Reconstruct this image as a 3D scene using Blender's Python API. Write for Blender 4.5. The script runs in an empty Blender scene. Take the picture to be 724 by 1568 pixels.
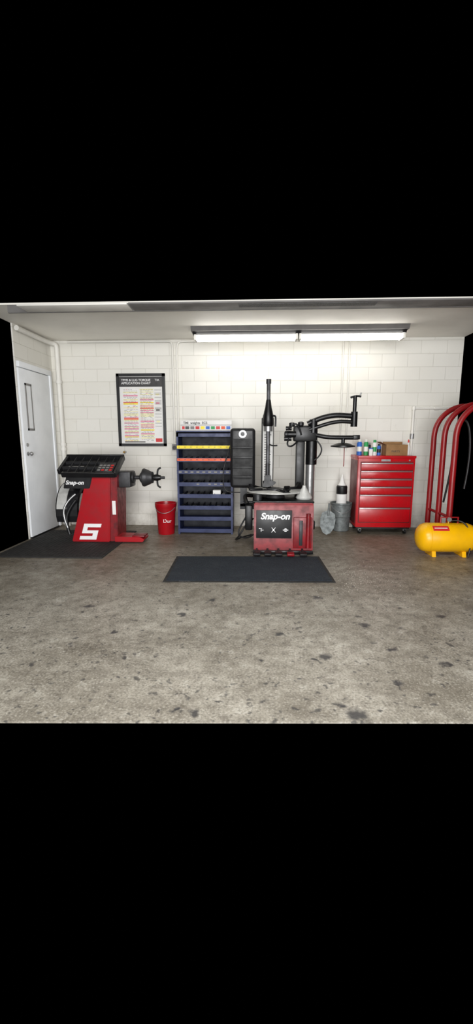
import bpy, bmesh, math, random
from mathutils import Vector, Matrix
random.seed(7)
R=math.radians
D=7.25; XL=-3.40; XR=3.30; ZC=3.09; TH=0.02

# ------------------------------------------------------------------ materials
def lin(c):
    out=[]
    for v in c[:3]:
        v=v/255.0
        out.append(v/12.92 if v<=0.04045 else ((v+0.055)/1.055)**2.4)
    return (out[0],out[1],out[2],1.0)

class NT:
    def __init__(s,name):
        s.m=bpy.data.materials.new(name); s.m.use_nodes=True
        s.t=s.m.node_tree; s.p=s.t.nodes['Principled BSDF']
    def n(s,kind,**kw):
        nd=s.t.nodes.new(kind)
        for k,v in kw.items(): setattr(nd,k,v)
        return nd
    def l(s,a,b): s.t.links.new(a,b)
    def math(s,op,a,b=None,clamp=False):
        nd=s.n('ShaderNodeMath',operation=op); nd.use_clamp=clamp
        for i,x in enumerate((a,b)):
            if x is None: continue
            if isinstance(x,(int,float)): nd.inputs[i].default_value=x
            else: s.l(x,nd.inputs[i])
        return nd.outputs[0]
    def mix(s,f,a,b):
        nd=s.n('ShaderNodeMix',data_type='RGBA')
        for idx,x in ((0,f),(6,a),(7,b)):
            if isinstance(x,(int,float)): nd.inputs[idx].default_value=x
            elif isinstance(x,tuple): nd.inputs[idx].default_value=x
            else: s.l(x,nd.inputs[idx])
        return nd.outputs[2]
    def noise(s,vec,scale,detail=4,rough=0.55):
        nd=s.n('ShaderNodeTexNoise'); nd.inputs['Scale'].default_value=scale
        nd.inputs['Detail'].default_value=detail; nd.inputs['Roughness'].default_value=rough
        if vec is not None: s.l(vec,nd.inputs['Vector'])
        return nd.outputs['Fac']
    def rng(s,x,a,b,c=0.0,d=1.0):
        nd=s.n('ShaderNodeMapRange'); s.l(x,nd.inputs[0])
        for i,v in enumerate((a,b,c,d)): nd.inputs[i+1].default_value=v
        return nd.outputs[0]
    def bump(s,h,st,dist=0.01):
        nd=s.n('ShaderNodeBump'); nd.inputs['Strength'].default_value=st; nd.inputs['Distance'].default_value=dist
        s.l(h,nd.inputs['Height']); s.l(nd.outputs[0],s.p.inputs['Normal'])

def M(name,c,rough=0.5,metal=0.0,var=0.12,scale=9,emit=0,bump=0.0):
    k=NT(name); tc=k.n('ShaderNodeTexCoord')
    c1=lin(c); f=1-var*2
    c2=(c1[0]*f,c1[1]*f,c1[2]*f,1)
    nz=k.noise(tc.outputs['Object'],scale,5)
    k.l(k.mix(k.rng(nz,0.42,0.7),c1,c2),k.p.inputs['Base Color'])
    k.l(k.rng(nz,0.3,0.7,max(rough-0.06,0.02),min(rough+0.12,1)),k.p.inputs['Roughness'])
    k.p.inputs['Metallic'].default_value=metal
    if emit:
        k.p.inputs['Emission Color'].default_value=c1; k.p.inputs['Emission Strength'].default_value=emit
    if bump: k.bump(k.noise(tc.outputs['Object'],scale*12,3),bump,0.004)
    return k.m

def wall_mat(name,axis):
    k=NT(name); tc=k.n('ShaderNodeTexCoord'); sp=k.n('ShaderNodeSeparateXYZ'); k.l(tc.outputs['Object'],sp.inputs[0])
    cb=k.n('ShaderNodeCombineXYZ'); k.l(sp.outputs[axis],cb.inputs[0]); k.l(sp.outputs['Z'],cb.inputs[1])
    br=k.n('ShaderNodeTexBrick'); k.l(cb.outputs[0],br.inputs['Vector'])
    br.inputs['Scale'].default_value=1; br.inputs['Brick Width'].default_value=0.406; br.inputs['Row Height'].default_value=0.203
    br.inputs['Mortar Size'].default_value=0.005; br.inputs['Mortar Smooth'].default_value=0.8
    br.inputs['Color1'].default_value=lin((226,224,217)); br.inputs['Color2'].default_value=lin((220,218,210)); br.inputs['Mortar'].default_value=lin((200,197,188))
    big=k.noise(tc.outputs['Object'],0.9,5)
    st=k.noise(tc.outputs['Object'],5,6,0.7)
    c=k.mix(k.rng(big,0.45,0.75,0,0.25),br.outputs['Color'],lin((204,198,182)))
    c=k.mix(k.rng(st,0.62,0.8,0,0.3),c,lin((176,166,146)))
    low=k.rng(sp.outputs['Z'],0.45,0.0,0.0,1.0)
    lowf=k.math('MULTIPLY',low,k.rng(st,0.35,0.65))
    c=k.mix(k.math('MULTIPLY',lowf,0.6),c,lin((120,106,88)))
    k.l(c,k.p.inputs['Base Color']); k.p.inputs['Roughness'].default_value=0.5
    h=k.math('ADD',k.math('MULTIPLY',br.outputs['Fac'],-1.0),k.math('MULTIPLY',k.noise(tc.outputs['Object'],45,4),0.35))
    k.bump(h,0.4,0.006)
    return k.m

def floor_mat():
    k=NT('stained_concrete'); tc=k.n('ShaderNodeTexCoord'); v=tc.outputs['Object']
    sp=k.n('ShaderNodeSeparateXYZ'); k.l(v,sp.inputs[0])
    n1=k.noise(v,1.3,8,0.62); n2=k.noise(v,9,7,0.7); n3=k.noise(v,70,4,0.6)
    c=k.mix(k.rng(n1,0.34,0.64),lin((166,161,149)),lin((120,114,102)))
    c=k.mix(k.rng(n2,0.45,0.68,0,0.75),c,lin((92,86,76)))
    c=k.mix(k.rng(n2,0.43,0.30,0,0.6),c,lin((184,181,171)))
    c=k.mix(k.rng(n3,0.5,0.68,0,0.65),c,lin((74,70,63)))
    c=k.mix(k.rng(n3,0.45,0.3,0,0.5),c,lin((196,193,184)))
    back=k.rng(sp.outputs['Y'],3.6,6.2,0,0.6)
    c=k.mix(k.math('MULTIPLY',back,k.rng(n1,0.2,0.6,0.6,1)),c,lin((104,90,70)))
    nz=k.n('ShaderNodeTexNoise'); nz.inputs['Scale'].default_value=14; nz.inputs['Detail'].default_value=5; k.l(v,nz.inputs['Vector'])
    off=k.n('ShaderNodeVectorMath',operation='SCALE'); off.inputs['Scale'].default_value=0.13
    sb=k.n('ShaderNodeVectorMath',operation='SUBTRACT'); k.l(nz.outputs['Color'],sb.inputs[0]); sb.inputs[1].default_value=(0.5,0.5,0.5); k.l(sb.outputs[0],off.inputs[0])
    ad=k.n('ShaderNodeVectorMath',operation='ADD'); k.l(v,ad.inputs[0]); k.l(off.outputs[0],ad.inputs[1]); dv=ad.outputs[0]
    acc=None
    for (x,y,r) in [(-.33,2.11,.035),(-.43,2.15,.025),(.57,2.14,.055),(.50,2.23,.03),(.50,2.78,.045),(.43,2.72,.025),(-.62,3.45,.04),(-.2,2.22,.016),(.9,2.45,.025),(.2,3.1,.03),(-.9,2.7,.025),(1.0,2.9,.03),(.3,2.5,.018),(.70,2.18,.02),(-1.5,3.6,.04),(1.6,3.5,.045),(.05,2.7,.02),(.9,3.3,.04),(-1.1,3.1,.03),(.6,3.9,.05),(-.4,3.8,.035),(1.3,2.7,.03)]:
        d=k.n('ShaderNodeVectorMath',operation='DISTANCE'); k.l(dv,d.inputs[0]); d.inputs[1].default_value=(x,y,0)
        o=k.rng(d.outputs['Value'],r*1.3,r*0.6)
        acc=o if acc is None else k.math('MAXIMUM',acc,o)
    vo=k.n('ShaderNodeTexVoronoi'); vo.inputs['Scale'].default_value=7.5; k.l(dv,vo.inputs['Vector'])
    sel=k.n('ShaderNodeSeparateColor'); k.l(vo.outputs['Color'],sel.inputs[0])
    spot=k.math('MULTIPLY',k.rng(vo.outputs['Distance'],0.2,0.10),k.math('GREATER_THAN',sel.outputs[0],0.45))
    acc=k.math('MAXIMUM',acc,k.math('MULTIPLY',spot,0.8))
    vo2=k.n('ShaderNodeTexVoronoi'); vo2.inputs['Scale'].default_value=18; k.l(dv,vo2.inputs['Vector'])
    sel2=k.n('ShaderNodeSeparateColor'); k.l(vo2.outputs['Color'],sel2.inputs[0])
    spot2=k.math('MULTIPLY',k.rng(vo2.outputs['Distance'],0.3,0.15),k.math('GREATER_THAN',sel2.outputs[0],0.55))
    acc=k.math('MAXIMUM',acc,k.math('MULTIPLY',spot2,0.75))
    c=k.mix(k.math('MULTIPLY',acc,0.88),c,lin((44,44,47)))
    ad2=k.n('ShaderNodeVectorMath',operation='ADD'); k.l(v,ad2.inputs[0])
    o2=k.n('ShaderNodeVectorMath',operation='SCALE'); o2.inputs['Scale'].default_value=0.5; k.l(sb.outputs[0],o2.inputs[0]); k.l(o2.outputs[0],ad2.inputs[1])
    cr=k.n('ShaderNodeTexVoronoi',feature='DISTANCE_TO_EDGE'); cr.inputs['Scale'].default_value=0.55; k.l(ad2.outputs[0],cr.inputs['Vector'])
    c=k.mix(k.math('MULTIPLY',k.rng(cr.outputs['Distance'],0.009,0.0),k.rng(n1,0.42,0.58,0,0.6)),c,lin((66,60,52)))
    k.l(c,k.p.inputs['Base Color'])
    k.l(k.rng(n2,0.3,0.7,0.36,0.62),k.p.inputs['Roughness'])
    k.bump(k.math('ADD',n3,n2),0.25,0.004)
    return k.m

def carpet_mat():
    k=NT('ribbed_carpet'); tc=k.n('ShaderNodeTexCoord'); v=tc.outputs['Object']
    ch=k.n('ShaderNodeTexChecker'); ch.inputs['Scale'].default_value=60; k.l(v,ch.inputs['Vector'])
    n=k.noise(v,120,3,0.7); n2=k.noise(v,5,6,0.7)
    c=k.mix(k.rng(n,0.4,0.7),lin((16,22,30)),lin((46,56,66)))
    c=k.mix(k.rng(n2,0.5,0.75,0,0.4),c,lin((60,64,68)))
    k.l(c,k.p.inputs['Base Color']); k.p.inputs['Roughness'].default_value=0.95
    k.bump(k.math('ADD',n,ch.outputs['Fac']),0.6,0.004)
    return k.m

red=M('red_enamel',(164,10,24),0.34,0,0.12,6)
redworn=M('worn_red_enamel',(130,14,24),0.4,0,0.28,11)
redtube=M('red_tube_paint',(140,18,22),0.36,0,0.12,6)
chestred=M('tool_chest_red',(182,16,26),0.26,0,0.08,5)
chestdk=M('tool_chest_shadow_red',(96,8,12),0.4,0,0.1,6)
blk=M('black_plastic',(20,20,22),0.42,0,0.15,8)
blk2=M('black_cast_metal',(12,12,14),0.36,0.2,0.2,10)
rub=M('black_rubber',(38,37,36),0.8,0,0.15,12,bump=0.3)
dgrey=M('dark_grey_metal',(58,58,60),0.45,0.5,0.15,10)
steel=M('brushed_steel',(165,165,165),0.35,0.75,0.15,14)
alu=M('pale_aluminium',(204,204,200),0.4,0.2,0.12,12)
galv=M('galvanised_steel',(120,126,126),0.5,0.4,0.22,18)
white=M('white_paint',(228,226,219),0.5,0,0.04,4)
doorw=M('door_white_paint',(240,243,246),0.5,0,0.04,3)
ceilm=M('ceiling_paint',(240,237,228),0.6,0,0.05,1.2)
greyh=M('overhead_door_grey',(112,110,108),0.6,0,0.12,4)
meshg=M('overhead_door_mesh',(66,66,66),0.6,0,0.4,60)
paper=M('paper_white',(228,227,224),0.6,0,0.03,4)
grit=M('granule_grey_white',(196,192,182),0.7,0,0.1,4)
letter=M('lettering_white',(236,236,236),0.5,0,0.02,3)
blue=M('rack_navy_blue',(22,38,86),0.45,0,0.15,7)
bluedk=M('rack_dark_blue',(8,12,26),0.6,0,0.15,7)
yellow=M('tank_yellow',(240,180,8),0.28,0,0.06,5)
ylab=M('label_yellow',(240,216,30),0.5,0,0.05)
olab=M('label_orange',(228,92,44),0.5,0,0.05)
glab=M('label_green',(40,150,80),0.5,0,0.05)
blab=M('label_blue',(40,100,190),0.5,0,0.05)
plab=M('label_pink',(224,150,170),0.5,0,0.05)
rlab=M('label_red',(200,40,40),0.5,0,0.05)
cream=M('label_cream',(232,226,180),0.5,0,0.05)
tgrey=M('print_grey',(130,128,126),0.6,0,0.05)
card=M('cardboard',(146,110,70),0.75,0,0.12,8)
brass=M('brass',(180,140,60),0.35,0.8,0.1)
tubem=M('fluorescent_tube',(255,252,246),0.4,0,0.0,3,emit=9)

# ------------------------------------------------------------------ geometry helpers
def group(name,loc=(0,0,0)):
    e=bpy.data.objects.new(name,None); e.location=loc; e.empty_display_size=0.2
    bpy.context.collection.objects.link(e); return e
def link(me,name,g,mat,smooth=False):
    ob=bpy.data.objects.new(name,me); bpy.context.collection.objects.link(ob)
    if mat is not None and len(me.materials)==0: me.materials.append(mat)
    if smooth:
        me.polygons.foreach_set('use_smooth',[True]*len(me.polygons))
        try: me.set_sharp_from_angle(angle=R(40))
        except Exception: pass
    if g is not None:
        ob.parent=g; ob.matrix_parent_inverse=Matrix.Translation(-Vector(g.location))
    return ob
def box(g,name,x0,x1,y0,y1,z0,z1,mat,bev=0.0,seg=2,M4=None):
    bm=bmesh.new(); bmesh.ops.create_cube(bm,size=1)
    for v in bm.verts: v.co=Vector((x0+(v.co.x+.5)*(x1-x0),y0+(v.co.y+.5)*(y1-y0),z0+(v.co.z+.5)*(z1-z0)))
    if bev: bmesh.ops.bevel(bm,geom=list(bm.edges),offset=bev,segments=seg,affect='EDGES',profile=0.5)
    if M4 is not None: bmesh.ops.transform(bm,matrix=M4,verts=bm.verts)
    me=bpy.data.meshes.new(name); bm.to_mesh(me); bm.free()
    return link(me,name,g,mat,bev>0)
def multibox(g,name,boxes,mats):
    bm=bmesh.new()
    for b in boxes:
        r=bmesh.ops.create_cube(bm,size=1); vs=r['verts']
        for v in vs: v.co=Vector((b[0]+(v.co.x+.5)*(b[1]-b[0]),b[2]+(v.co.y+.5)*(b[3]-b[2]),b[4]+(v.co.z+.5)*(b[5]-b[4])))
        for f in {f for v in vs for f in v.link_faces}: f.material_index=b[6]
    me=bpy.data.meshes.new(name); bm.to_mesh(me); bm.free()
    for m in mats: me.materials.append(m)
    return link(me,name,g,None)
def prism(g,name,pts,axis,a,b,mat,bev=0.0):
    bm=bmesh.new()
    def P(p,t):
        return {'Y':(p[0],t,p[1]),'X':(t,p[0],p[1]),'Z':(p[0],p[1],t)}[axis]
    v0=[bm.verts.new(P(p,a)) for p in pts]; v1=[bm.verts.new(P(p,b)) for p in pts]
    bm.faces.new(v0); bm.faces.new(v1[::-1]); n=len(pts)
    for i in range(n): bm.faces.new((v0[i],v1[i],v1[(i+1)%n],v0[(i+1)%n]))
    bmesh.ops.recalc_face_normals(bm,faces=bm.faces)
    if bev: bmesh.ops.bevel(bm,geom=list(bm.edges),offset=bev,segments=2,affect='EDGES')
    me=bpy.data.meshes.new(name); bm.to_mesh(me); bm.free()
    return link(me,name,g,mat,bev>0)
def lathe(g,name,prof,loc,mat,axis='Z',n=32,M4=None):
    bm=bmesh.new(); rings=[]
    for (r,h) in prof:
        rings.append([bm.verts.new((max(r,1e-4)*math.cos(2*math.pi*i/n),max(r,1e-4)*math.sin(2*math.pi*i/n),h)) for i in range(n)])
    for a,b in zip(rings,rings[1:]):
        for i in range(n): bm.faces.new((a[i],a[(i+1)%n],b[(i+1)%n],b[i]))
    bm.faces.new(rings[0][::-1]); bm.faces.new(rings[-1])
    bmesh.ops.recalc_face_normals(bm,faces=bm.faces)
    T=Matrix.Translation(loc)
    if axis=='X': T=T@Matrix.Rotation(R(90),4,'Y')
    if axis=='Y': T=T@Matrix.Rotation(R(-90),4,'X')
    if M4 is not None: T=Matrix.Translation(loc)@M4
    bmesh.ops.transform(bm,matrix=T,verts=bm.verts)
    me=bpy.data.meshes.new(name); bm.to_mesh(me); bm.free()
    return link(me,name,g,mat,True)
def cyl(g,name,p0,p1,r,mat,n=20,r2=None):
    p0=Vector(p0); p1=Vector(p1); d=p1-p0
    q=d.to_track_quat('Z','Y').to_matrix().to_4x4()
    return lathe(g,name,[(r,0),(r if r2 is None else r2,d.length)],p0,mat,n=n,M4=q)
def tube(g,name,pts,r,mat,smooth=True):
    cu=bpy.data.curves.new(name,'CURVE'); cu.dimensions='3D'; cu.bevel_depth=r; cu.bevel_resolution=4; cu.use_fill_caps=True
    if smooth:
        s=cu.splines.new('NURBS'); s.points.add(len(pts)-1)
        for i,p in enumerate(pts): s.points[i].co=(*p,1)
        s.use_endpoint_u=True; s.order_u=3; s.resolution_u=8
    else:
        s=cu.splines.new('POLY'); s.points.add(len(pts)-1)
        for i,p in enumerate(pts): s.points[i].co=(*p,1)
    ob=bpy.data.objects.new('tmp',cu); bpy.context.collection.objects.link(ob)
    bpy.context.view_layer.update()
    me=bpy.data.meshes.new_from_object(ob.evaluated_get(bpy.context.evaluated_depsgraph_get()))
    bpy.data.objects.remove(ob); me.name=name; me.materials.clear()
    return link(me,name,g,mat,True)
def text(g,name,s,x,y,z,size,mat,shear=0.0,ext=0.002,bold=0.0,M4=None,align='LEFT'):
    cu=bpy.data.curves.new(name,'FONT'); cu.body=s; cu.size=size; cu.shear=shear; cu.extrude=ext; cu.offset=bold; cu.align_x=align
    ob=bpy.data.objects.new('tmp',cu); bpy.context.collection.objects.link(ob); bpy.context.view_layer.update()
    me=bpy.data.meshes.new_from_object(ob.evaluated_get(bpy.context.evaluated_depsgraph_get()))
    bpy.data.objects.remove(ob); me.materials.clear()
    T=Matrix.Translation((x,y,z))@(M4 if M4 is not None else Matrix.Rotation(R(90),4,'X'))
    me.transform(T); me.name=name
    return link(me,name,g,mat)

# ------------------------------------------------------------------ room shell
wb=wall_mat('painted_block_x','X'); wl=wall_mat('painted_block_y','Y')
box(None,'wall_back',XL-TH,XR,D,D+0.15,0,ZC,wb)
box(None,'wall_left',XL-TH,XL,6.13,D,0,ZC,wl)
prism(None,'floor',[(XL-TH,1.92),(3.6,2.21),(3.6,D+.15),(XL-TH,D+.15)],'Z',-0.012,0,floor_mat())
box(None,'ceiling',XL-TH,XR,5.34,D+0.15,ZC,ZC+0.02,ceilm)

g=group('overhead_garage_door',(0.6,5.2,3.0))
box(g,'panel',-1.45,XR,5.08,5.34,3.003,3.02,greyh,0.003)
box(g,'lattice_strip',-0.2,1.35,5.12,5.24,2.997,3.003,meshg)
box(g,'bright_panel',-2.75,-1.47,5.09,5.34,3.003,3.02,white,0.003)
box(g,'edge_rail',-3.0,XR,5.34,5.37,3.0,3.088,greyh)

g=group('door_1',(XL,6.6,0))
x=XL+0.004
box(g,'slab',XL+0.003,x+0.03,6.14,7.04,0.03,2.50,doorw,0.004)
box(g,'casing_head',x,x+0.045,6.14,7.12,2.51,2.59,doorw,0.004)
box(g,'casing_jamb',x,x+0.045,7.05,7.12,0.02,2.51,doorw,0.004)
box(g,'kick_gap',x,x+0.035,6.15,7.03,0.004,0.03,blk)
multibox(g,'window_frame',[(x+.03,x+.042,6.27,6.44,1.62,1.65,0),(x+.03,x+.042,6.27,6.44,2.27,2.30,0),(x+.03,x+.042,6.27,6.29,1.62,2.30,0),(x+.03,x+.042,6.42,6.44,1.62,2.30,0)],[tgrey])
box(g,'window_pane',x+.028,x+.036,6.29,6.42,1.65,2.27,doorw)
lathe(g,'knob',[(0.03,0),(0.03,0.008),(0.012,0.012),(0.012,0.035),(0.028,0.045),(0.03,0.06),(0.02,0.075),(0.0,0.078)],(x+.03,6.21,1.28),steel,'X',20)
lathe(g,'deadbolt',[(0.026,0),(0.026,0.012),(0.0,0.014)],(x+.03,6.21,1.41),steel,'X',16)

g=group('trim_1',(-3.3,7.1,0))
tube(g,'riser',[(-3.26,7.17,0.0),(-3.26,7.17,2.0),(-3.26,7.17,2.9),(-3.26,7.17,3.02),(-3.33,7.1,3.03),(-3.35,6.9,3.03),(-3.35,6.15,3.03)],0.036,white)
for i,z in enumerate((0.5,1.3,1.38,2.4)): cyl(g,'coupling_%d'%i,(-3.26,7.17,z),(-3.26,7.17,z+0.05),0.046,white)
g=group('trim_2',(-1.35,7.2,0))
tube(g,'conduit_a',[(-1.36,7.215,1.40),(-1.36,7.215,2.6),(-1.36,7.215,2.95),(-1.37,7.215,3.05),(-1.45,7.215,3.065),(-3.1,7.215,3.065)],0.016,white)
tube(g,'conduit_b',[(-1.29,7.215,1.45),(-1.29,7.215,2.6),(-1.29,7.215,2.95),(-1.27,7.215,3.04),(-1.2,7.215,3.06),(-0.9,7.215,3.06)],0.016,white)
g=group('trim_3',(1.5,7.2,0))
tube(g,'conduit_c',[(1.40,7.22,3.04),(1.40,7.22,1.3)],0.012,white,False)
tube(g,'conduit_d',[(1.50,7.22,3.06),(1.50,7.22,1.3)],0.012,white,False)
g=group('trim_4',(2.9,7.2,1.9))
tube(g,'supply_pipe',[(3.29,7.205,1.99),(2.6,7.205,1.99),(2.58,7.205,1.99),(2.57,7.205,1.98),(2.57,7.205,1.94),(2.57,7.205,1.22)],0.02,white,False)
cyl(g,'union',(2.57,7.205,1.5),(2.57,7.205,1.58),0.03,steel)
cyl(g,'elbow',(2.57,7.205,1.96),(2.57,7.205,2.015),0.03,white)
cyl(g,'tee',(2.9,7.205,1.99),(2.97,7.205,1.99),0.03,white)
g=group('junction_box',(-1.36,7.2,1.35))
box(g,'body',-1.41,-1.31,7.19,7.249,1.30,1.42,white,0.006)
box(g,'cover',-1.40,-1.32,7.184,7.19,1.31,1.41,tgrey)
cyl(g,'socket',(-1.36,7.16,1.35),(-1.36,7.184,1.35),0.03,blk)
g=group('pipe_stub',(-2.2,7.2,1.28))
cyl(g,'cap',(-2.22,7.2,1.275),(-2.22,7.249,1.275),0.022,steel)
cyl(g,'nipple',(-2.22,7.16,1.275),(-2.22,7.2,1.275),0.014,brass)

g=group('fluorescent_ceiling_light',(0.62,6.5,ZC))
prism(g,'housing',[(6.40,ZC-0.002),(6.74,ZC-0.002),(6.70,3.03),(6.44,3.03)],'X',-0.94,2.16,greyh)
prism(g,'tray',[(6.46,3.03),(6.68,3.03),(6.64,2.99),(6.50,2.99)],'X',-0.92,2.14,blk)
for nm,a,b in (('l',-0.90,0.60),('r',0.62,2.12)):
    for j,yy in enumerate((6.50,6.64)):
        cyl(g,'tube_%s_%d'%(nm,j),(a+0.03,yy,2.950),(b-0.03,yy,2.950),0.028,tubem,16)
    box(g,'lampholder_%s_0'%nm,a,a+0.03,6.47,6.67,2.915,2.99,white)
    box(g,'lampholder_%s_1'%nm,b-0.03,b,6.47,6.67,2.915,2.99,white)

g=group('framed_wheel_torque_poster',(-1.9,7.23,1.97))
x0,x1,z0,z1=-2.31,-1.50,1.375,2.56
multibox(g,'frame',[(x0,x1,7.20,7.249,z0,z0+.045,0),(x0,x1,7.20,7.249,z1-.045,z1,0),(x0,x0+.045,7.20,7.249,z0,z1,0),(x1-.045,x1,7.20,7.249,z0,z1,0)],[blk])
box(g,'sheet',x0+.04,x1-.04,7.225,7.24,z0+.04,z1-.04,paper)
box(g,'header_band',x0+.045,x1-.045,7.221,7.226,z1-.21,z1-.05,M('poster_charcoal',(52,50,50),0.5))
text(g,'header_text','TPMS & LUG TORQUE\nAPPLICATION CHART',x0+.08,7.2195,z1-.12,0.05,letter,0,0.0008,0.0006)
text(g,'header_mark','TIA',x1-.17,7.2195,z1-.12,0.05,letter,0,0.0008)
rows=[]; mats=[paper,cream,ylab,plab,olab,tgrey,rlab]
for (ca,cb_) in ((x0+.10,-1.965),(-1.93,-1.70)):
    z=z1-.245
    while z>z0+.09:
        h=random.choice([.016,.02,.026])
        c=random.choice([0,0,0,1,1,2,3,3,1,4,0])
        rows.append((ca,cb_,7.2225,7.2255,z-h+.003,z,c))
        k=ca+.01
        while k<cb_-.03:
            w=random.uniform(.02,.05)
            if random.random()<.75: rows.append((k,min(k+w,cb_-.005),7.2215,7.2226,z-h*.65,z-h*.65+.005,5 if random.random()<.9 else 6))
            k+=w+.012
        z-=h
z=z1-.26
while z>z0+.3:
    rows.append((-1.68,-1.57,7.2215,7.2255,z-.006,z,5)); 
    if random.random()<.3: rows.append((-1.66,-1.60,7.2215,7.2255,z-.04,z-.012,random.choice([1,3,5])))
    z-=.05 if random.random()<.5 else .02
rows.append((x0+.10,x0+.45,7.2215,7.2255,z0+.06,z0+.085,5)); rows.append((-1.68,-1.57,7.2215,7.2255,z0+.07,z0+.13,6))
multibox(g,'chart_rows',rows,mats)

# ------------------------------------------------------------------ mats
def quadmat(name,c,th_,mat,border,bmat):
    g=group(name,(sum(p[0] for p in c)/4,sum(p[1] for p in c)/4,0))
    prism(g,'backing',c,'Z',0.001,th_,bmat)
    cx,cy=g.location.x,g.location.y
    w=max(p[0] for p in c)-min(p[0] for p in c); h=max(p[1] for p in c)-min(p[1] for p in c)
    inn=[(cx+(p[0]-cx)*(1-2*border/w),cy+(p[1]-cy)*(1-2*border/h)) for p in c]
    prism(g,'pile',inn,'Z',th_-.001,th_+.006,mat)
    return g
g=quadmat('floor_mat',[(-.97,4.27),(.86,4.33),(.83,5.33),(-1.0,5.26)],0.007,carpet_mat(),0.035,rub)
text(g,'stamp','MADE IN USA',-.80,4.285,0.0072,0.02,tgrey,0,0.0003,0,M4=Matrix.Rotation(R(2),4,'Z'))
g=group('anti_fatigue_mat',(-2.65,5.85,0))
box(g,'slab',-3.34,-1.93,5.12,6.72,0.001,0.016,rub,0.003)
multibox(g,'ribs',[(-3.30+i*0.055,-3.275+i*0.055,5.16,6.68,0.015,0.019,0) for i in range(25)],[rub])

# ------------------------------------------------------------------ wheel balancer
g=group('wheel_balancer',(-2.3,6.2,0))
zb=0.019
prism(g,'cabinet',[(-2.66,zb),(-2.10,zb),(-2.05,0.98),(-2.36,1.0),(-2.44,0.80)],'Y',5.92,6.42,red,0.012)
prism(g,'side_cabinet',[(-2.12,zb),(-2.0,zb),(-1.965,1.0),(-2.07,1.0)],'Y',5.96,6.40,redworn,0.01)
prism(g,'name_plate',[(-2.73,.80),(-2.35,.80),(-2.30,.98),(-2.67,.99)],'Y',5.90,6.3,blk,0.01)
text(g,'brand_lettering','Snap-on',-2.685,5.895,.86,.080,letter,.25,.002,.0022)
sx,sz_,sw,sh_=-2.545,.055,.27,.235
S=[(0,0),(.92,0),(.92,.58),(.30,.58),(.30,.78),(1.0,.78),(1.0,1),(.06,1),(.06,.40),(.66,.40),(.66,.22),(0,.22)]
prism(g,'emblem',[(sx+p[0]*sw+p[1]*.07,sz_+p[1]*sh_) for p in S],'Y',5.912,5.922,letter)
box(g,'spec_label',-2.05,-2.0,5.952,5.962,.42,.62,paper)
T=Matrix.Translation((-2.36,5.98,1.02))@Matrix.Rotation(R(28),4,'X')
def tb(nm,x0,x1,y0,y1,z0,z1,m,b=0.004): return box(g,nm,x0,x1,y0,y1,z0,z1,m,b,1,M4=T)
prism_pts=[(-.36,-.12),(.40,-.12),(.42,.36),(-.44,.36)]
bm_t=prism(g,'tray_base',prism_pts,'Z',0,.03,blk); bm_t.data.transform(T)
tb('tray_front',-.36,.40,-.13,-.10,0,.075,blk); tb('tray_back',-.44,.42,.34,.37,0,.09,blk)
tb('tray_left',-.44,-.40,-.05,.37,0,.08,blk); tb('tray_right',.38,.42,-.12,.37,0,.08,blk)
for i in range(1,7): tb('tray_divider_%d'%i,-.40+i*.115,-.392+i*.115,-.1,.34,.02,.07,dgrey,0)
for i in range(1,3): tb('tray_rail_%d'%i,-.40,.12,-.1+i*.14,-.09+i*.14,.02,.07,dgrey,0)
tb('keypad',.12,.36,-.09,.16,.03,.075,dgrey)
multi=[(.14+a*.055,.18+a*.055,-.06+b*.06,-.03+b*.06,.075,.08,0 if (a*b)%3 else (1 if a%2 else 0)) for a in range(4) for b in range(3)]
o=multibox(g,'keys',multi,[tgrey,rlab]); o.data.transform(T)
tb('weights',-.33,-.1,0.06,.1,.03,.05,steel)
box(g,'spindle_housing',-2.06,-1.80,6.05,6.33,.80,1.03,dgrey,0.02)
sy,sz=6.2,0.935
lathe(g,'spindle',[(.0,0),(.085,0),(.085,.05),(.03,.06),(.03,.13),(.055,.135),(.075,.15),(.075,.17),(.13,.18),(.135,.20),(.11,.26),(.085,.31),(.085,.325),(.02,.33),(.02,.50),(0,.50)],(-1.83,sy,sz),dgrey,'X',28)
lathe(g,'hub_nut',[(0,0),(.045,0),(.05,.05),(.035,.10),(0,.10)],(-1.49,sy,sz),blk2,'X',20)
for i,a in enumerate((80,-95)):
    d=Vector((0,math.cos(R(a)),math.sin(R(a))))
    p=Vector((-1.44,sy,sz))
    tube(g,'nut_wing_%d'%i,[p,p+d*.08,p+d*.13+Vector((.01,0,0)),p+d*.145+Vector((.05,0,0))],.014,blk2)
cyl(g,'spindle_tip',(-1.40,sy,sz),(-1.33,sy,sz),.012,steel)
arc=[]
for i in range(0,13):
    a=R(35+i*14); arc.append((6.42+.40*math.cos(a),.44+.40*math.sin(a)))
for i in range(12,-1,-1):
    a=R(35+i*14); arc.append((6.42+.33*math.cos(a),.44+.33*math.sin(a)))
prism(g,'guard_rim',arc,'X',-2.92,-2.60,blk)
arc=[(6.42+.41*math.cos(R(a)),.44+.41*math.sin(R(a))) for a in range(110,176,8)]+[(6.42+.395*math.cos(R(a)),.44+.395*math.sin(R(a))) for a in range(174,109,-8)]
prism(g,'guard_panel',arc,'X',-2.90,-2.76,alu)
prism(g,'guard_side',[(6.42+.34*math.cos(R(30+i*15)),.44+.34*math.sin(R(30+i*15))) for i in range(0,14)],'X',-2.86,-2.82,alu)
tube(g,'guard_arm',[(-2.6,6.44,.95),(-2.75,6.44,.95),(-2.8,6.44,.8),(-2.84,6.44,.5)],.02,blk)
tube(g,'rim_gauge',[(-2.62,6.05,.7),(-2.72,6.0,.62),(-2.80,5.96,.42),(-2.72,5.95,.22)],.016,steel)
tube(g,'rim_gauge_sleeve',[(-2.60,6.0,.62),(-2.70,5.98,.5),(-2.76,5.97,.3),(-2.70,5.96,.12)],.024,blk)
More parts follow.
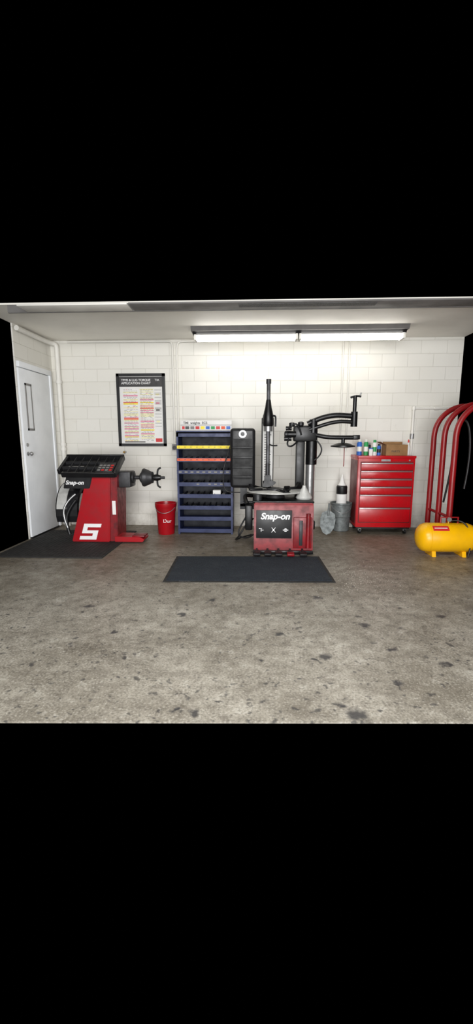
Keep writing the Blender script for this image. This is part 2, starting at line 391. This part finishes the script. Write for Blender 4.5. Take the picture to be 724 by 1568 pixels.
prism(g,'pedal_plate',[(-2.03,.02),(-1.62,.02),(-1.60,.06),(-1.66,.09),(-2.03,.10)],'Y',5.93,6.22,red,0.006)
box(g,'pedal_pad',-1.78,-1.60,5.95,6.16,.088,.11,redworn,.006)

# ------------------------------------------------------------------ red bucket
L=(-1.415,6.62,0)
g=group('red_bucket',L)
lathe(g,'shell',[(.125,0),(.13,.01),(.15,.36),(.156,.37),(.156,.40),(.162,.41),(.162,.43),(.17,.44),(.172,.5),(.165,.5),(.16,.44),(.145,.36),(.12,.015),(0,.012)],L,red)
tube(g,'handle',[(L[0]-.168,L[1],.46),(L[0]-.15,L[1]-.12,.40),(L[0],L[1]-.185,.34),(L[0]+.15,L[1]-.12,.40),(L[0]+.168,L[1],.46)],.005,steel)
text(g,'print','Dur',L[0]-.02,L[1]-.142,.20,.08,letter,0,.001)

# ------------------------------------------------------------------ weight rack
g=group('wheel_weight_rack',(-.78,6.8,0))
x0,x1,yf,yb=-1.215,-.345,6.58,6.98
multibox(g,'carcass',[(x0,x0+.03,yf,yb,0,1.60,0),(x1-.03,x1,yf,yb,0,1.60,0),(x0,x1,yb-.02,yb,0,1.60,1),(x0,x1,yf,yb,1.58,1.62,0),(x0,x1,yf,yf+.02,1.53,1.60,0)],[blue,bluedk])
zs=[1.37,1.18,.99,.80,.615,.43,.255,.06]
sh=[]
for z in zs:
    sh.append((x0,x1,yf+.01,yb,z-.03,z-.015,0)); sh.append((x0,x1,yf-.012,yf+.006,z-.032,z+.028,0))
    for k in range(1,9):
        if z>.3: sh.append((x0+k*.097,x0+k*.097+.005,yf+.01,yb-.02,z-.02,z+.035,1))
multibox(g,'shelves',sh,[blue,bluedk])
box(g,'yellow_strip',x0+.01,x1-.03,yf-.017,yf-.012,1.35,1.395,ylab)
box(g,'orange_strip',x0+.01,x1-.02,yf-.017,yf-.012,1.16,1.20,olab)
lab=[]
for k in range(9):
    lab.append((x0+.03+k*.092,x0+.075+k*.092,yf-.016,yf-.0125,.978,1.002,0))
    for zz in (1.373,1.18): lab.append((x0+.03+k*.092,x0+.055+k*.092,yf-.019,yf-.0172,zz-.004,zz+.004,1))
    if random.random()<.6: lab.append((x0+.03+k*.092,x0+.07+k*.092,yf-.016,yf-.0125,.79,.81,0))
multibox(g,'slot_labels',lab,[tgrey,dgrey])
it=[]
for z in zs[:6]:
    for k in range(9):
        if random.random()<.6: it.append((x0+.035+k*.095,x0+.035+k*.095+random.uniform(.03,.06),yf+.05,yf+.25,z-.014,z+random.uniform(.0,.03),random.choice([0,1,1,1])))
multibox(g,'wheel_weights',it,[tgrey,dgrey])
box(g,'parts_box',-.66,-.54,6.62,6.75,.60,.70,paper)
box(g,'sign_back',-1.165,-.365,6.70,6.73,1.62,1.78,paper,0.003)
mm=[paper,blk,rlab,ylab,blab,glab,olab,plab,tgrey]
cells=[(-1.165,-.365,6.695,6.701,1.705,1.712,8)]
for k in range(9): cells.append((-1.09+k*.08,-1.03+k*.08,6.695,6.701,1.645,1.69,[1,8,2,3,4,5,2,6,4][k]))
cells.append((-1.14,-1.10,6.695,6.701,1.645,1.69,2))
multibox(g,'sign_cells',cells,mm)
text(g,'sign_text','TMI  weights  ECS',-1.12,6.694,1.725,.05,blk,0,.0008,.0008)

# ------------------------------------------------------------------ tire changer
g=group('tire_changer',(.37,5.9,0))
X0,X1,YF,YB=-.01,.76,5.42,6.42
prism(g,'cabinet',[(YF,.05),(YB,.05),(YB,.68),(YF+.04,.68),(YF,.60)],'X',X0,X1,redworn,0.012)
box(g,'base_skirt',X0+.03,X1-.03,YF+.03,YB,0.0,.06,blk)
box(g,'front_panel',X0+.03,X0+.49,YF-.012,YF+.01,.22,.59,blk,0.004)
text(g,'brand_lettering','Snap-on',X0+.085,YF-.0145,.475,.115,letter,.25,.002,.0035)
for i,xx in enumerate((.085,.245,.40)):
    if i==0: multibox(g,'icon_0',[(xx-.03,xx+.01,YF-.0145,YF-.011,.345,.352,0),(xx-.005,xx+.003,YF-.0145,YF-.011,.31,.352,0),(xx+.01,xx+.03,YF-.0145,YF-.011,.325,.332,0)],[letter])
    elif i==1:
        tube(g,'icon_1a',[(xx-.025,YF-.013,.30),(xx+.025,YF-.013,.365)],.004,letter,False); tube(g,'icon_1b',[(xx-.025,YF-.013,.365),(xx+.025,YF-.013,.30)],.004,letter,False)
        lathe(g,'icon_1c',[(.012,0),(.012,.003)],(xx,YF-.016,.332),letter,'Y',14)
    else:
        lathe(g,'icon_2',[(.022,0),(.022,.003)],(xx,YF-.015,.332),letter,'Y',16); box(g,'icon_2b',xx-.035,xx+.035,YF-.015,YF-.0115,.327,.337,letter)
box(g,'side_step',.50,.74,YF-.02,YF+.02,.09,.50,redworn,.01)
box(g,'side_plate',.575,.62,YF-.03,YF+.0,.13,.46,dgrey,.004)
cyl(g,'air_cylinder',(.69,YF-.03,.10),(.69,YF-.03,.55),.028,redworn)
for i,xx in enumerate((.03,.17,.31,.46,.62)):
    T=Matrix.Translation((xx,YF,.075))@Matrix.Rotation(R(10),4,'X')
    box(g,'pedal_arm_%d'%i,-.012,.012,-.13,.08,-.01,.01,dgrey,M4=T)
    box(g,'pedal_%d'%i,-.045,.045,-.20,-.11,-.012,.02,blk if i!=3 else redworn,.006,M4=T)
box(g,'pedal_guard',X0-.01,X1,YF-.04,YF,.02,.06,blk2,.004)
box(g,'top_lid',X0-.02,X1+.01,YF+.05,YB,.675,.70,blk2,.01)
cx,cy,cz=.28,5.86,.79
lathe(g,'turntable_hub',[(.14,-.10),(.12,-.04),(.20,-.03),(.23,-.01),(.23,.0),(.08,.005),(0,.005)],(cx,cy,cz),dgrey)
lathe(g,'turntable_disc',[(.20,-.012),(.37,-.012),(.385,-.004),(.385,.006),(.37,.014),(.0,.014)],(cx,cy,cz),alu,n=48)
lathe(g,'turntable_centre',[(.12,0),(.12,.02),(.07,.03),(0,.03)],(cx,cy,cz+.012),dgrey)
for i in range(4):
    a=R(22+90*i); Rz=Matrix.Translation((cx,cy,cz))@Matrix.Rotation(a,4,'Z')
    box(g,'jaw_guide_%d'%i,.12,.37,-.05,.05,.012,.022,dgrey,.003,M4=Rz)
    box(g,'jaw_slide_%d'%i,.20,.38,-.03,.03,.022,.045,blk2,.004,M4=Rz)
    pr=prism(g,'jaw_%d'%i,[(.31,.045),(.40,.045),(.40,.06),(.375,.075),(.385,.105),(.35,.105),(.335,.07)],'Y',-.035,.035,blk2,.003); pr.data.transform(Rz)
box(g,'column',.105,.255,6.18,6.33,.70,1.72,alu,.01)
box(g,'column_back',.09,.27,6.30,6.40,.5,1.80,blk2,.01)
lb=[(.115,.245,6.172,6.181,.90,1.60,0)]
z=1.56
while z>.95:
    lb.append((.13,.13+random.uniform(.06,.10),6.169,6.173,z-.012,z,1 if random.random()<.8 else 2)); z-=.035
multibox(g,'column_label',lb,[paper,tgrey,dgrey])
box(g,'swing_arm',.105,.245,5.93,6.36,1.72,1.84,blk,.02)
lathe(g,'arm_head',[(.055,0),(.07,.02),(.075,.10),(.06,.20),(.045,.26),(.035,.33),(.03,.36)],(.175,5.95,1.66),blk2)
cyl(g,'lock_collar',(.175,5.95,1.60),(.175,5.95,1.68),.06,steel)
cyl(g,'hex_shaft',(.175,5.95,1.15),(.175,5.95,2.24),.026,dgrey,6)
cyl(g,'shaft_cap',(.175,5.95,2.23),(.175,5.95,2.29),.034,dgrey)
tube(g,'lock_handle',[(.22,5.93,1.80),(.27,5.90,1.82),(.275,5.88,1.74),(.27,5.88,1.66)],.012,blk)
cyl(g,'lower_shaft',(.175,5.95,.98),(.175,5.95,1.16),.03,dgrey)
prism(g,'mount_head',[(.10,.84),(.16,.83),(.25,.85),(.30,.90),(.22,.93),(.22,1.0),(.13,1.0),(.13,.92)],'Y',5.90,5.99,blk2,.01)
tube(g,'shaft_lever',[(.20,5.93,1.42),(.23,5.9,1.40),(.30,5.88,1.41)],.01,blk)
tube(g,'bead_breaker_arm',[(-.04,6.0,.70),(-.11,5.95,.72),(-.15,5.85,.70),(-.10,5.7,.62)],.028,blk2)
box(g,'bead_breaker_pad',-.13,-.03,5.60,5.75,.28,.62,blk2,.02)
cyl(g,'side_bar',(-.17,5.9,.62),(-.02,5.9,.62),.02,dgrey)
tube(g,'air_hose',[(-.02,6.1,.35),(-.12,6.0,.30),(-.22,5.95,.12),(-.30,6.1,.02),(-.18,6.35,.02),(-.05,6.45,.03)],.012,blk)
tube(g,'air_hose_loop',[(-.03,6.3,.5),(-.16,6.3,.3),(-.28,6.3,.05),(-.1,6.2,.02),(-.02,6.15,.1)],.012,dgrey)
tube(g,'upper_hose',[(-.35,6.5,1.45),(-.42,6.5,1.3),(-.50,6.45,.95),(-.47,6.45,.72),(-.35,6.45,.68),(-.05,6.4,.70)],.008,blk)
box(g,'tool_board',-.36,.0,6.15,6.30,.79,1.65,blk,.05,4)
multibox(g,'tool_board_recess',[(-.32,-.04,6.138,6.152,.92,1.50,0)],[M('recess_black',(8,8,9),.6)])
for i,zz in enumerate((1.38,1.24,1.10,.96)): box(g,'tool_shelf_%d'%i,-.325,-.035,6.08,6.16,zz-.012,zz+.008,blk,.004)
lathe(g,'gauge',[(.055,0),(.055,.02),(.045,.024),(0,.024)],(-.18,6.126,1.565),steel,'Y')
lathe(g,'gauge_face',[(.03,0),(.03,.004)],(-.18,6.1215,1.565),blk,'Y')
cyl(g,'board_bracket',(-.1,6.25,.82),(.12,6.35,.75),.03,blk2)
box(g,'board_post',-.22,-.12,6.28,6.36,.5,.85,blk2)
box(g,'board_post_foot',-.22,.02,6.28,6.36,.46,.54,blk2)
ax,ay=.76,6.08
box(g,'assist_foot',.66,.86,5.98,6.3,.22,.34,blk2,.01)
cyl(g,'assist_cylinder',(ax+.02,ay,.30),(ax+.02,ay,1.16),.062,steel,28)
cyl(g,'assist_sleeve',(ax+.03,ay,1.14),(ax+.03,ay,1.50),.078,blk2,28)
box(g,'assist_post',.575,.695,6.05,6.17,.70,1.50,blk2,.012)
box(g,'post_head',.53,.86,5.98,6.2,1.46,1.68,blk2,.03)
for i,(a,b,c,d_) in enumerate([(.42,.56,1.56,.045),(.42,.50,1.64,.03),(.40,.5,1.50,.03)]):
    cyl(g,'manifold_%d'%i,(a,6.0,c),(b,6.0,c),d_,blk2)
lathe(g,'knob_0',[(.03,0),(.045,.01),(.045,.04),(.03,.05)],(.40,5.98,1.56),blk,'X')
lathe(g,'knob_1',[(.03,0),(.04,.01),(.04,.05),(.02,.06)],(.62,5.95,1.67),blk)
lathe(g,'knob_2',[(.03,0),(.04,.01),(.04,.05),(.02,.06)],(.50,5.95,1.66),blk)
tube(g,'manifold_hose',[(.45,5.95,1.62),(.52,5.9,1.72),(.60,5.92,1.66),(.63,5.95,1.55)],.012,blk)
tube(g,'manifold_hose_b',[(.46,5.95,1.5),(.42,5.92,1.42),(.50,5.92,1.38),(.58,6.0,1.46)],.012,blk)
cyl(g,'elbow_pivot',(.80,6.02,1.58),(.80,6.02,1.76),.055,blk2)
tube(g,'upper_arm',[(.72,6.02,1.70),(.86,6.0,1.77),(1.05,5.98,1.815),(1.2,5.98,1.815),(1.34,5.98,1.80)],.036,blk2)
tube(g,'upper_arm_lower_tube',[(.74,6.0,1.62),(.88,5.98,1.67),(1.05,5.96,1.72),(1.2,5.96,1.735),(1.34,5.97,1.72)],.026,blk2)
cyl(g,'arm_end_pivot',(1.34,5.97,1.66),(1.34,5.97,1.86),.045,blk2)
cyl(g,'vertical_rod',(1.34,5.97,1.84),(1.34,5.97,2.07),.026,blk2)
tube(g,'rod_handle',[(1.28,5.97,2.045),(1.34,5.97,2.075),(1.42,5.97,2.06)],.014,blk2)
cyl(g,'rod_tip',(1.40,5.97,2.06),(1.42,5.97,2.11),.01,steel)
tube(g,'lower_arm',[(.84,6.0,1.55),(.95,5.96,1.52),(1.15,5.95,1.515),(1.40,5.95,1.515)],.03,blk2)
box(g,'lower_arm_end',1.33,1.42,5.91,5.99,1.49,1.55,blk2,.01)
cyl(g,'disc_stem',(1.20,5.95,1.39),(1.20,5.95,1.52),.025,blk2)
lathe(g,'press_disc',[(.05,.05),(.10,.035),(.165,.01),(.165,-.005),(.06,-.02),(0,-.02)],(1.20,5.95,1.395),blk2)
tube(g,'hanging_hook',[(1.22,5.95,1.38),(1.225,5.95,1.2),(1.22,5.95,1.12)],.006,redworn)
tube(g,'sleeve_hose',[(.84,6.0,1.48),(.93,5.98,1.4),(.9,6.0,1.25),(.82,6.02,1.2)],.01,blk)
lathe(g,'bead_paste_funnel',[(.10,0),(.11,.02),(.10,.04),(.03,.15),(.022,.18),(0,.18)],(.66,5.70,.702),alu)
lathe(g,'paste_tub',[(.05,0),(.055,.07),(.05,.08),(0,.08)],(.04,5.56,.70),dgrey,n=20)

# ------------------------------------------------------------------ galvanised bucket + bottle
L=(1.42,6.98,0)
g=group('galvanised_bucket',L)
lathe(g,'shell',[(.125,0),(.135,.01),(.15,.23),(.16,.24),(.152,.25),(.165,.44),(.175,.45),(.175,.47),(.163,.47),(.12,.02),(0,.02)],L,galv)
tube(g,'handle',[(L[0]-.17,L[1],.44),(L[0]-.14,L[1]-.13,.36),(L[0],L[1]-.18,.30),(L[0]+.14,L[1]-.13,.36),(L[0]+.17,L[1],.44)],.005,steel)
g=group('squeeze_bottle',(L[0],L[1],.03))
lathe(g,'bottle',[(.075,.03),(.08,.05),(.085,.46),(.08,.48),(.085,.50),(.085,.60),(.083,.61)],L,paper)
lathe(g,'band',[(.084,.61),(.087,.615),(.087,.73),(.07,.75)],L,blk)
lathe(g,'spout',[(.068,.75),(.045,.79),(.02,.88),(.012,.93),(0,.93)],L,paper)
g=group('hand_scoop_shovel',(1.15,6.6,.2))
T=Matrix.Translation((1.13,6.60,.006))@Matrix.Rotation(R(-14),4,'X')@Matrix.Rotation(R(6),4,'Y')
bl=prism(g,'blade',[(0,0),(.06,.03),(.11,.12),(.12,.25),(.10,.34),(.03,.38),(-.03,.38),(-.10,.34),(-.12,.25),(-.11,.12),(-.06,.03)],'Y',0,.006,galv); bl.data.transform(T)
o=cyl(g,'socket',(0,0.002,.30),(0,.002,.50),.016,galv); o.data.transform(T)

# ------------------------------------------------------------------ tool chest
g=group('tool_chest',(2.02,6.9,0))
x0,x1,yf,yb,z0,z1=1.60,2.47,6.70,7.22,.11,1.23
box(g,'body',x0,x1,yf,yb,z0,z1,chestred,.008)
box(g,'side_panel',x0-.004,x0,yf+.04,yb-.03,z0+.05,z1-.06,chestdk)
dz=[(1.135,1.02),(1.01,.895),(.885,.77),(.76,.645),(.635,.44),(.43,.20)]
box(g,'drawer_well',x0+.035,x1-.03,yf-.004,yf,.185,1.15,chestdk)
for i,(a,b) in enumerate(dz):
    box(g,'drawer_%d'%i,x0+.045,x1-.04,yf-.018,yf,b,a,chestred,.004)
    box(g,'drawer_pull_%d'%i,x0+.045,x1-.04,yf-.032,yf-.016,a-.022,a-.004,steel,.004)
box(g,'top_edge',x0-.008,x1+.008,yf-.015,yb,z1-.03,z1+.01,chestred,.006)
box(g,'maker_badge',1.95,2.09,yf-.005,yf,1.155,1.185,steel)
cyl(g,'lock',(2.38,yf-.01,1.17),(2.38,yf,1.17),.012,steel)
box(g,'kick_rail',x0+.02,x1-.02,yf+.02,yb-.02,.085,.112,blk)
for i,(xx,yy) in enumerate([(x0+.08,yf+.06),(x1-.08,yf+.06),(x0+.08,yb-.07),(x1-.08,yb-.07)]):
    cyl(g,'caster_%d'%i,(xx-.016,yy,.04),(xx+.016,yy,.04),.04,blk); box(g,'caster_fork_%d'%i,xx-.024,xx+.024,yy-.02,yy+.02,.05,.088,steel)
box(g,'side_handle',x1,x1+.03,6.82,7.07,1.0,1.03,steel,.006)
zt=1.24
def can(name,x,y,h,r,m,cap):
    g=group(name,(x,y,zt))
    lathe(g,'body',[(r,0),(r,h*.78),(r*.75,h*.84),(r*.4,h*.85)],(x,y,zt),m,n=20)
    lathe(g,'cap',[(r*.72,h*.84),(r*.72,h*.98),(r*.6,h),(0,h)],(x,y,zt),cap,n=20)
    lathe(g,'label',[(r*1.02,h*.25),(r*1.02,h*.55)],(x,y,zt),cap,n=20)
can('spray_can',1.64,6.83,.25,.034,blab,white)
can('spray_can',1.73,6.80,.25,.033,glab,white)
can('spray_can',1.80,6.90,.20,.03,blk,tgrey)
can('spray_can',1.86,6.79,.24,.032,paper,glab)
can('spray_can',1.66,6.97,.24,.033,blab,white)
can('spray_can',1.94,6.83,.18,.028,blab,blk)
g=group('hand_wipes_tub',(1.80,6.75,zt)); lathe(g,'tub',[(.030,0),(.032,.09),(.03,.10),(0,.10)],(1.795,6.74,zt),paper,n=20); lathe(g,'lid',[(.030,.10),(.030,.115),(0,.118)],(1.795,6.74,zt),blab,n=20)
g=group('cardboard_box',(2.18,6.9,zt))
box(g,'carton',2.04,2.37,6.78,7.02,zt,zt+.17,card,.003)
T=Matrix.Translation((2.04,6.78,zt+.17))@Matrix.Rotation(R(-155),4,'Y'); 
box(g,'flap_left',0,.10,0,.24,0,.004,card,M4=T)
box(g,'flap_back',2.05,2.36,7.015,7.02,zt+.17,zt+.21,card)
text(g,'box_print','PARTS',2.12,6.778,zt+.05,.045,dgrey,0,.0005)
g=group('lubricant_bottle',(2.42,6.94,zt)); lathe(g,'bottle',[(.03,0),(.03,.13),(.012,.17),(.01,.21),(0,.21)],(2.43,6.94,zt),paper,n=20); lathe(g,'nozzle',[(.014,.2),(.01,.24),(0,.25)],(2.43,6.94,zt),rlab,n=16)

# ------------------------------------------------------------------ tire inflation cage
g=group('tire_inflation_cage',(3.0,6.1,0))
for i,yy in enumerate((5.80,6.15,6.50)):
    xl=2.64; r=.42; xr=xl+2*r; top=1.97
    pts=[(xl,yy,.03),(xl,yy,.8),(xl,yy,top-.5)]
    for a in range(0,181,15):
        pts.append((xl+r-r*math.cos(R(a)),yy,top-r+r*math.sin(R(a))))
    pts+=[(xr,yy,top-.5),(xr,yy,.8),(xr,yy,.03)]
    tube(g,'hoop_%d'%i,pts,.038,redtube)
tube(g,'base_rail_l',[(2.64,5.75,.04),(2.64,6.55,.04)],.035,redtube,False)
tube(g,'base_rail_r',[(3.48,5.75,.04),(3.48,6.55,.04)],.035,redtube,False)
box(g,'base_plate',2.62,3.50,5.78,6.52,.045,.06,redtube)
tube(g,'mid_rail',[(2.64,5.8,.45),(2.64,6.5,.45)],.02,redtube,False)
tube(g,'air_hose',[(2.70,6.15,.6),(2.76,6.1,1.1),(2.74,6.1,1.5),(2.82,6.1,1.78),(2.95,6.1,1.72),(3.0,6.1,1.2),(2.95,6.1,.8)],.014,blk)

# ------------------------------------------------------------------ portable air tank
g=group('portable_air_tank',(2.45,5.5,0))
c=(2.10,5.5,.235)
prof=[(0,0),(.07,.008),(.13,.03),(.17,.065),(.19,.12),(.19,.64),(.17,.695),(.13,.73),(.07,.752),(0,.76)]
lathe(g,'shell',prof,c,yellow,'X',40)
cyl(g,'weld_ring',(2.235,5.5,.235),(2.245,5.5,.235),.192,yellow,40)
for i,xx in enumerate((2.28,2.66)):
    prism(g,'foot_%d'%i,[(5.38,0.0),(5.62,0.0),(5.60,.07),(5.40,.07)],'X',xx,xx+.05,yellow,.003)
def lab(nm,x0,x1,a0,a1,m,rr=.1915):
    bm=bmesh.new(); n=8; A=[];B=[]
    for i in range(n+1):
        a=R(a0+(a1-a0)*i/n); A.append(bm.verts.new((x0,c[1]-rr*math.cos(a),c[2]+rr*math.sin(a)))); B.append(bm.verts.new((x1,c[1]-rr*math.cos(a),c[2]+rr*math.sin(a))))
    for i in range(n): bm.faces.new((A[i],B[i],B[i+1],A[i+1]))
    me=bpy.data.meshes.new(nm); bm.to_mesh(me); bm.free(); link(me,nm,g,m)
lab('warning_label',2.26,2.46,38,62,rlab); lab('warning_text',2.28,2.44,48,52,paper,.1922)
cyl(g,'port',(2.50,5.5,.42),(2.50,5.5,.47),.018,brass)
lathe(g,'pressure_gauge',[(.028,0),(.028,.02),(0,.022)],(2.50,5.47,.475),steel,'Y',20)
tube(g,'carry_handle',[(2.40,5.5,.42),(2.40,5.5,.50),(2.62,5.5,.50),(2.62,5.5,.42)],.012,redtube,False)
tube(g,'fill_hose',[(2.52,5.5,.45),(2.6,5.45,.48),(2.7,5.4,.42),(2.75,5.36,.2),(2.7,5.32,.02)],.009,blk)

# ------------------------------------------------------------------ absorbent granules on floor
bm=bmesh.new()
for i in range(800):
    x=random.gauss(1.05,.40); y=random.gauss(4.5,.40)
    if y>5.3 or y<3.5 or x>2.1: continue
    if -1.02<x<.90 and 4.2<y<5.4: continue
    s=random.uniform(.001,.0028)
    r_=bmesh.ops.create_icosphere(bm,subdivisions=1,radius=s)
    bmesh.ops.translate(bm,vec=(x,y,s*.6),verts=r_['verts'])
me=bpy.data.meshes.new('absorbent_granules'); bm.to_mesh(me); bm.free()
link(me,'absorbent_granules',None,grit)

# ------------------------------------------------------------------ lights
def area(name,loc,rot,sx,sy,e,col=(1,.985,.96)):
    l=bpy.data.lights.new(name,'AREA'); l.shape='RECTANGLE'; l.size=sx; l.size_y=sy; l.energy=e; l.color=col
    o=bpy.data.objects.new(name,l); o.location=loc; o.rotation_euler=rot; bpy.context.collection.objects.link(o)
area('overhead_fill',(0,1.2,3.0),(R(32),0,0),3.4,.5,170)  # added fill lamp above the view; stands for no known fixture
area('rear_fill',(0,-3.0,1.4),(R(96),0,0),5.0,2.4,640,(.99,.993,1))  # added fill lamp behind the camera to brighten ceiling and room; invented source
w=bpy.data.worlds.new('dark_world'); w.use_nodes=True
w.node_tree.nodes['Background'].inputs[0].default_value=(0,0,0,1); w.node_tree.nodes['Background'].inputs[1].default_value=0
bpy.context.scene.world=w
try:
    bpy.context.scene.view_settings.view_transform='Standard'
    bpy.context.scene.view_settings.look='None'
except Exception: pass

# ------------------------------------------------------------------ camera
cd=bpy.data.cameras.new('camera'); cam=bpy.data.objects.new('camera',cd); bpy.context.collection.objects.link(cam)
cd.sensor_fit='HORIZONTAL'; cd.sensor_width=36; cd.lens=36*650/724
cam.location=(0,0,1.5); cam.rotation_euler=(R(90-9.8),0,R(2.5))
bpy.context.scene.camera=cam
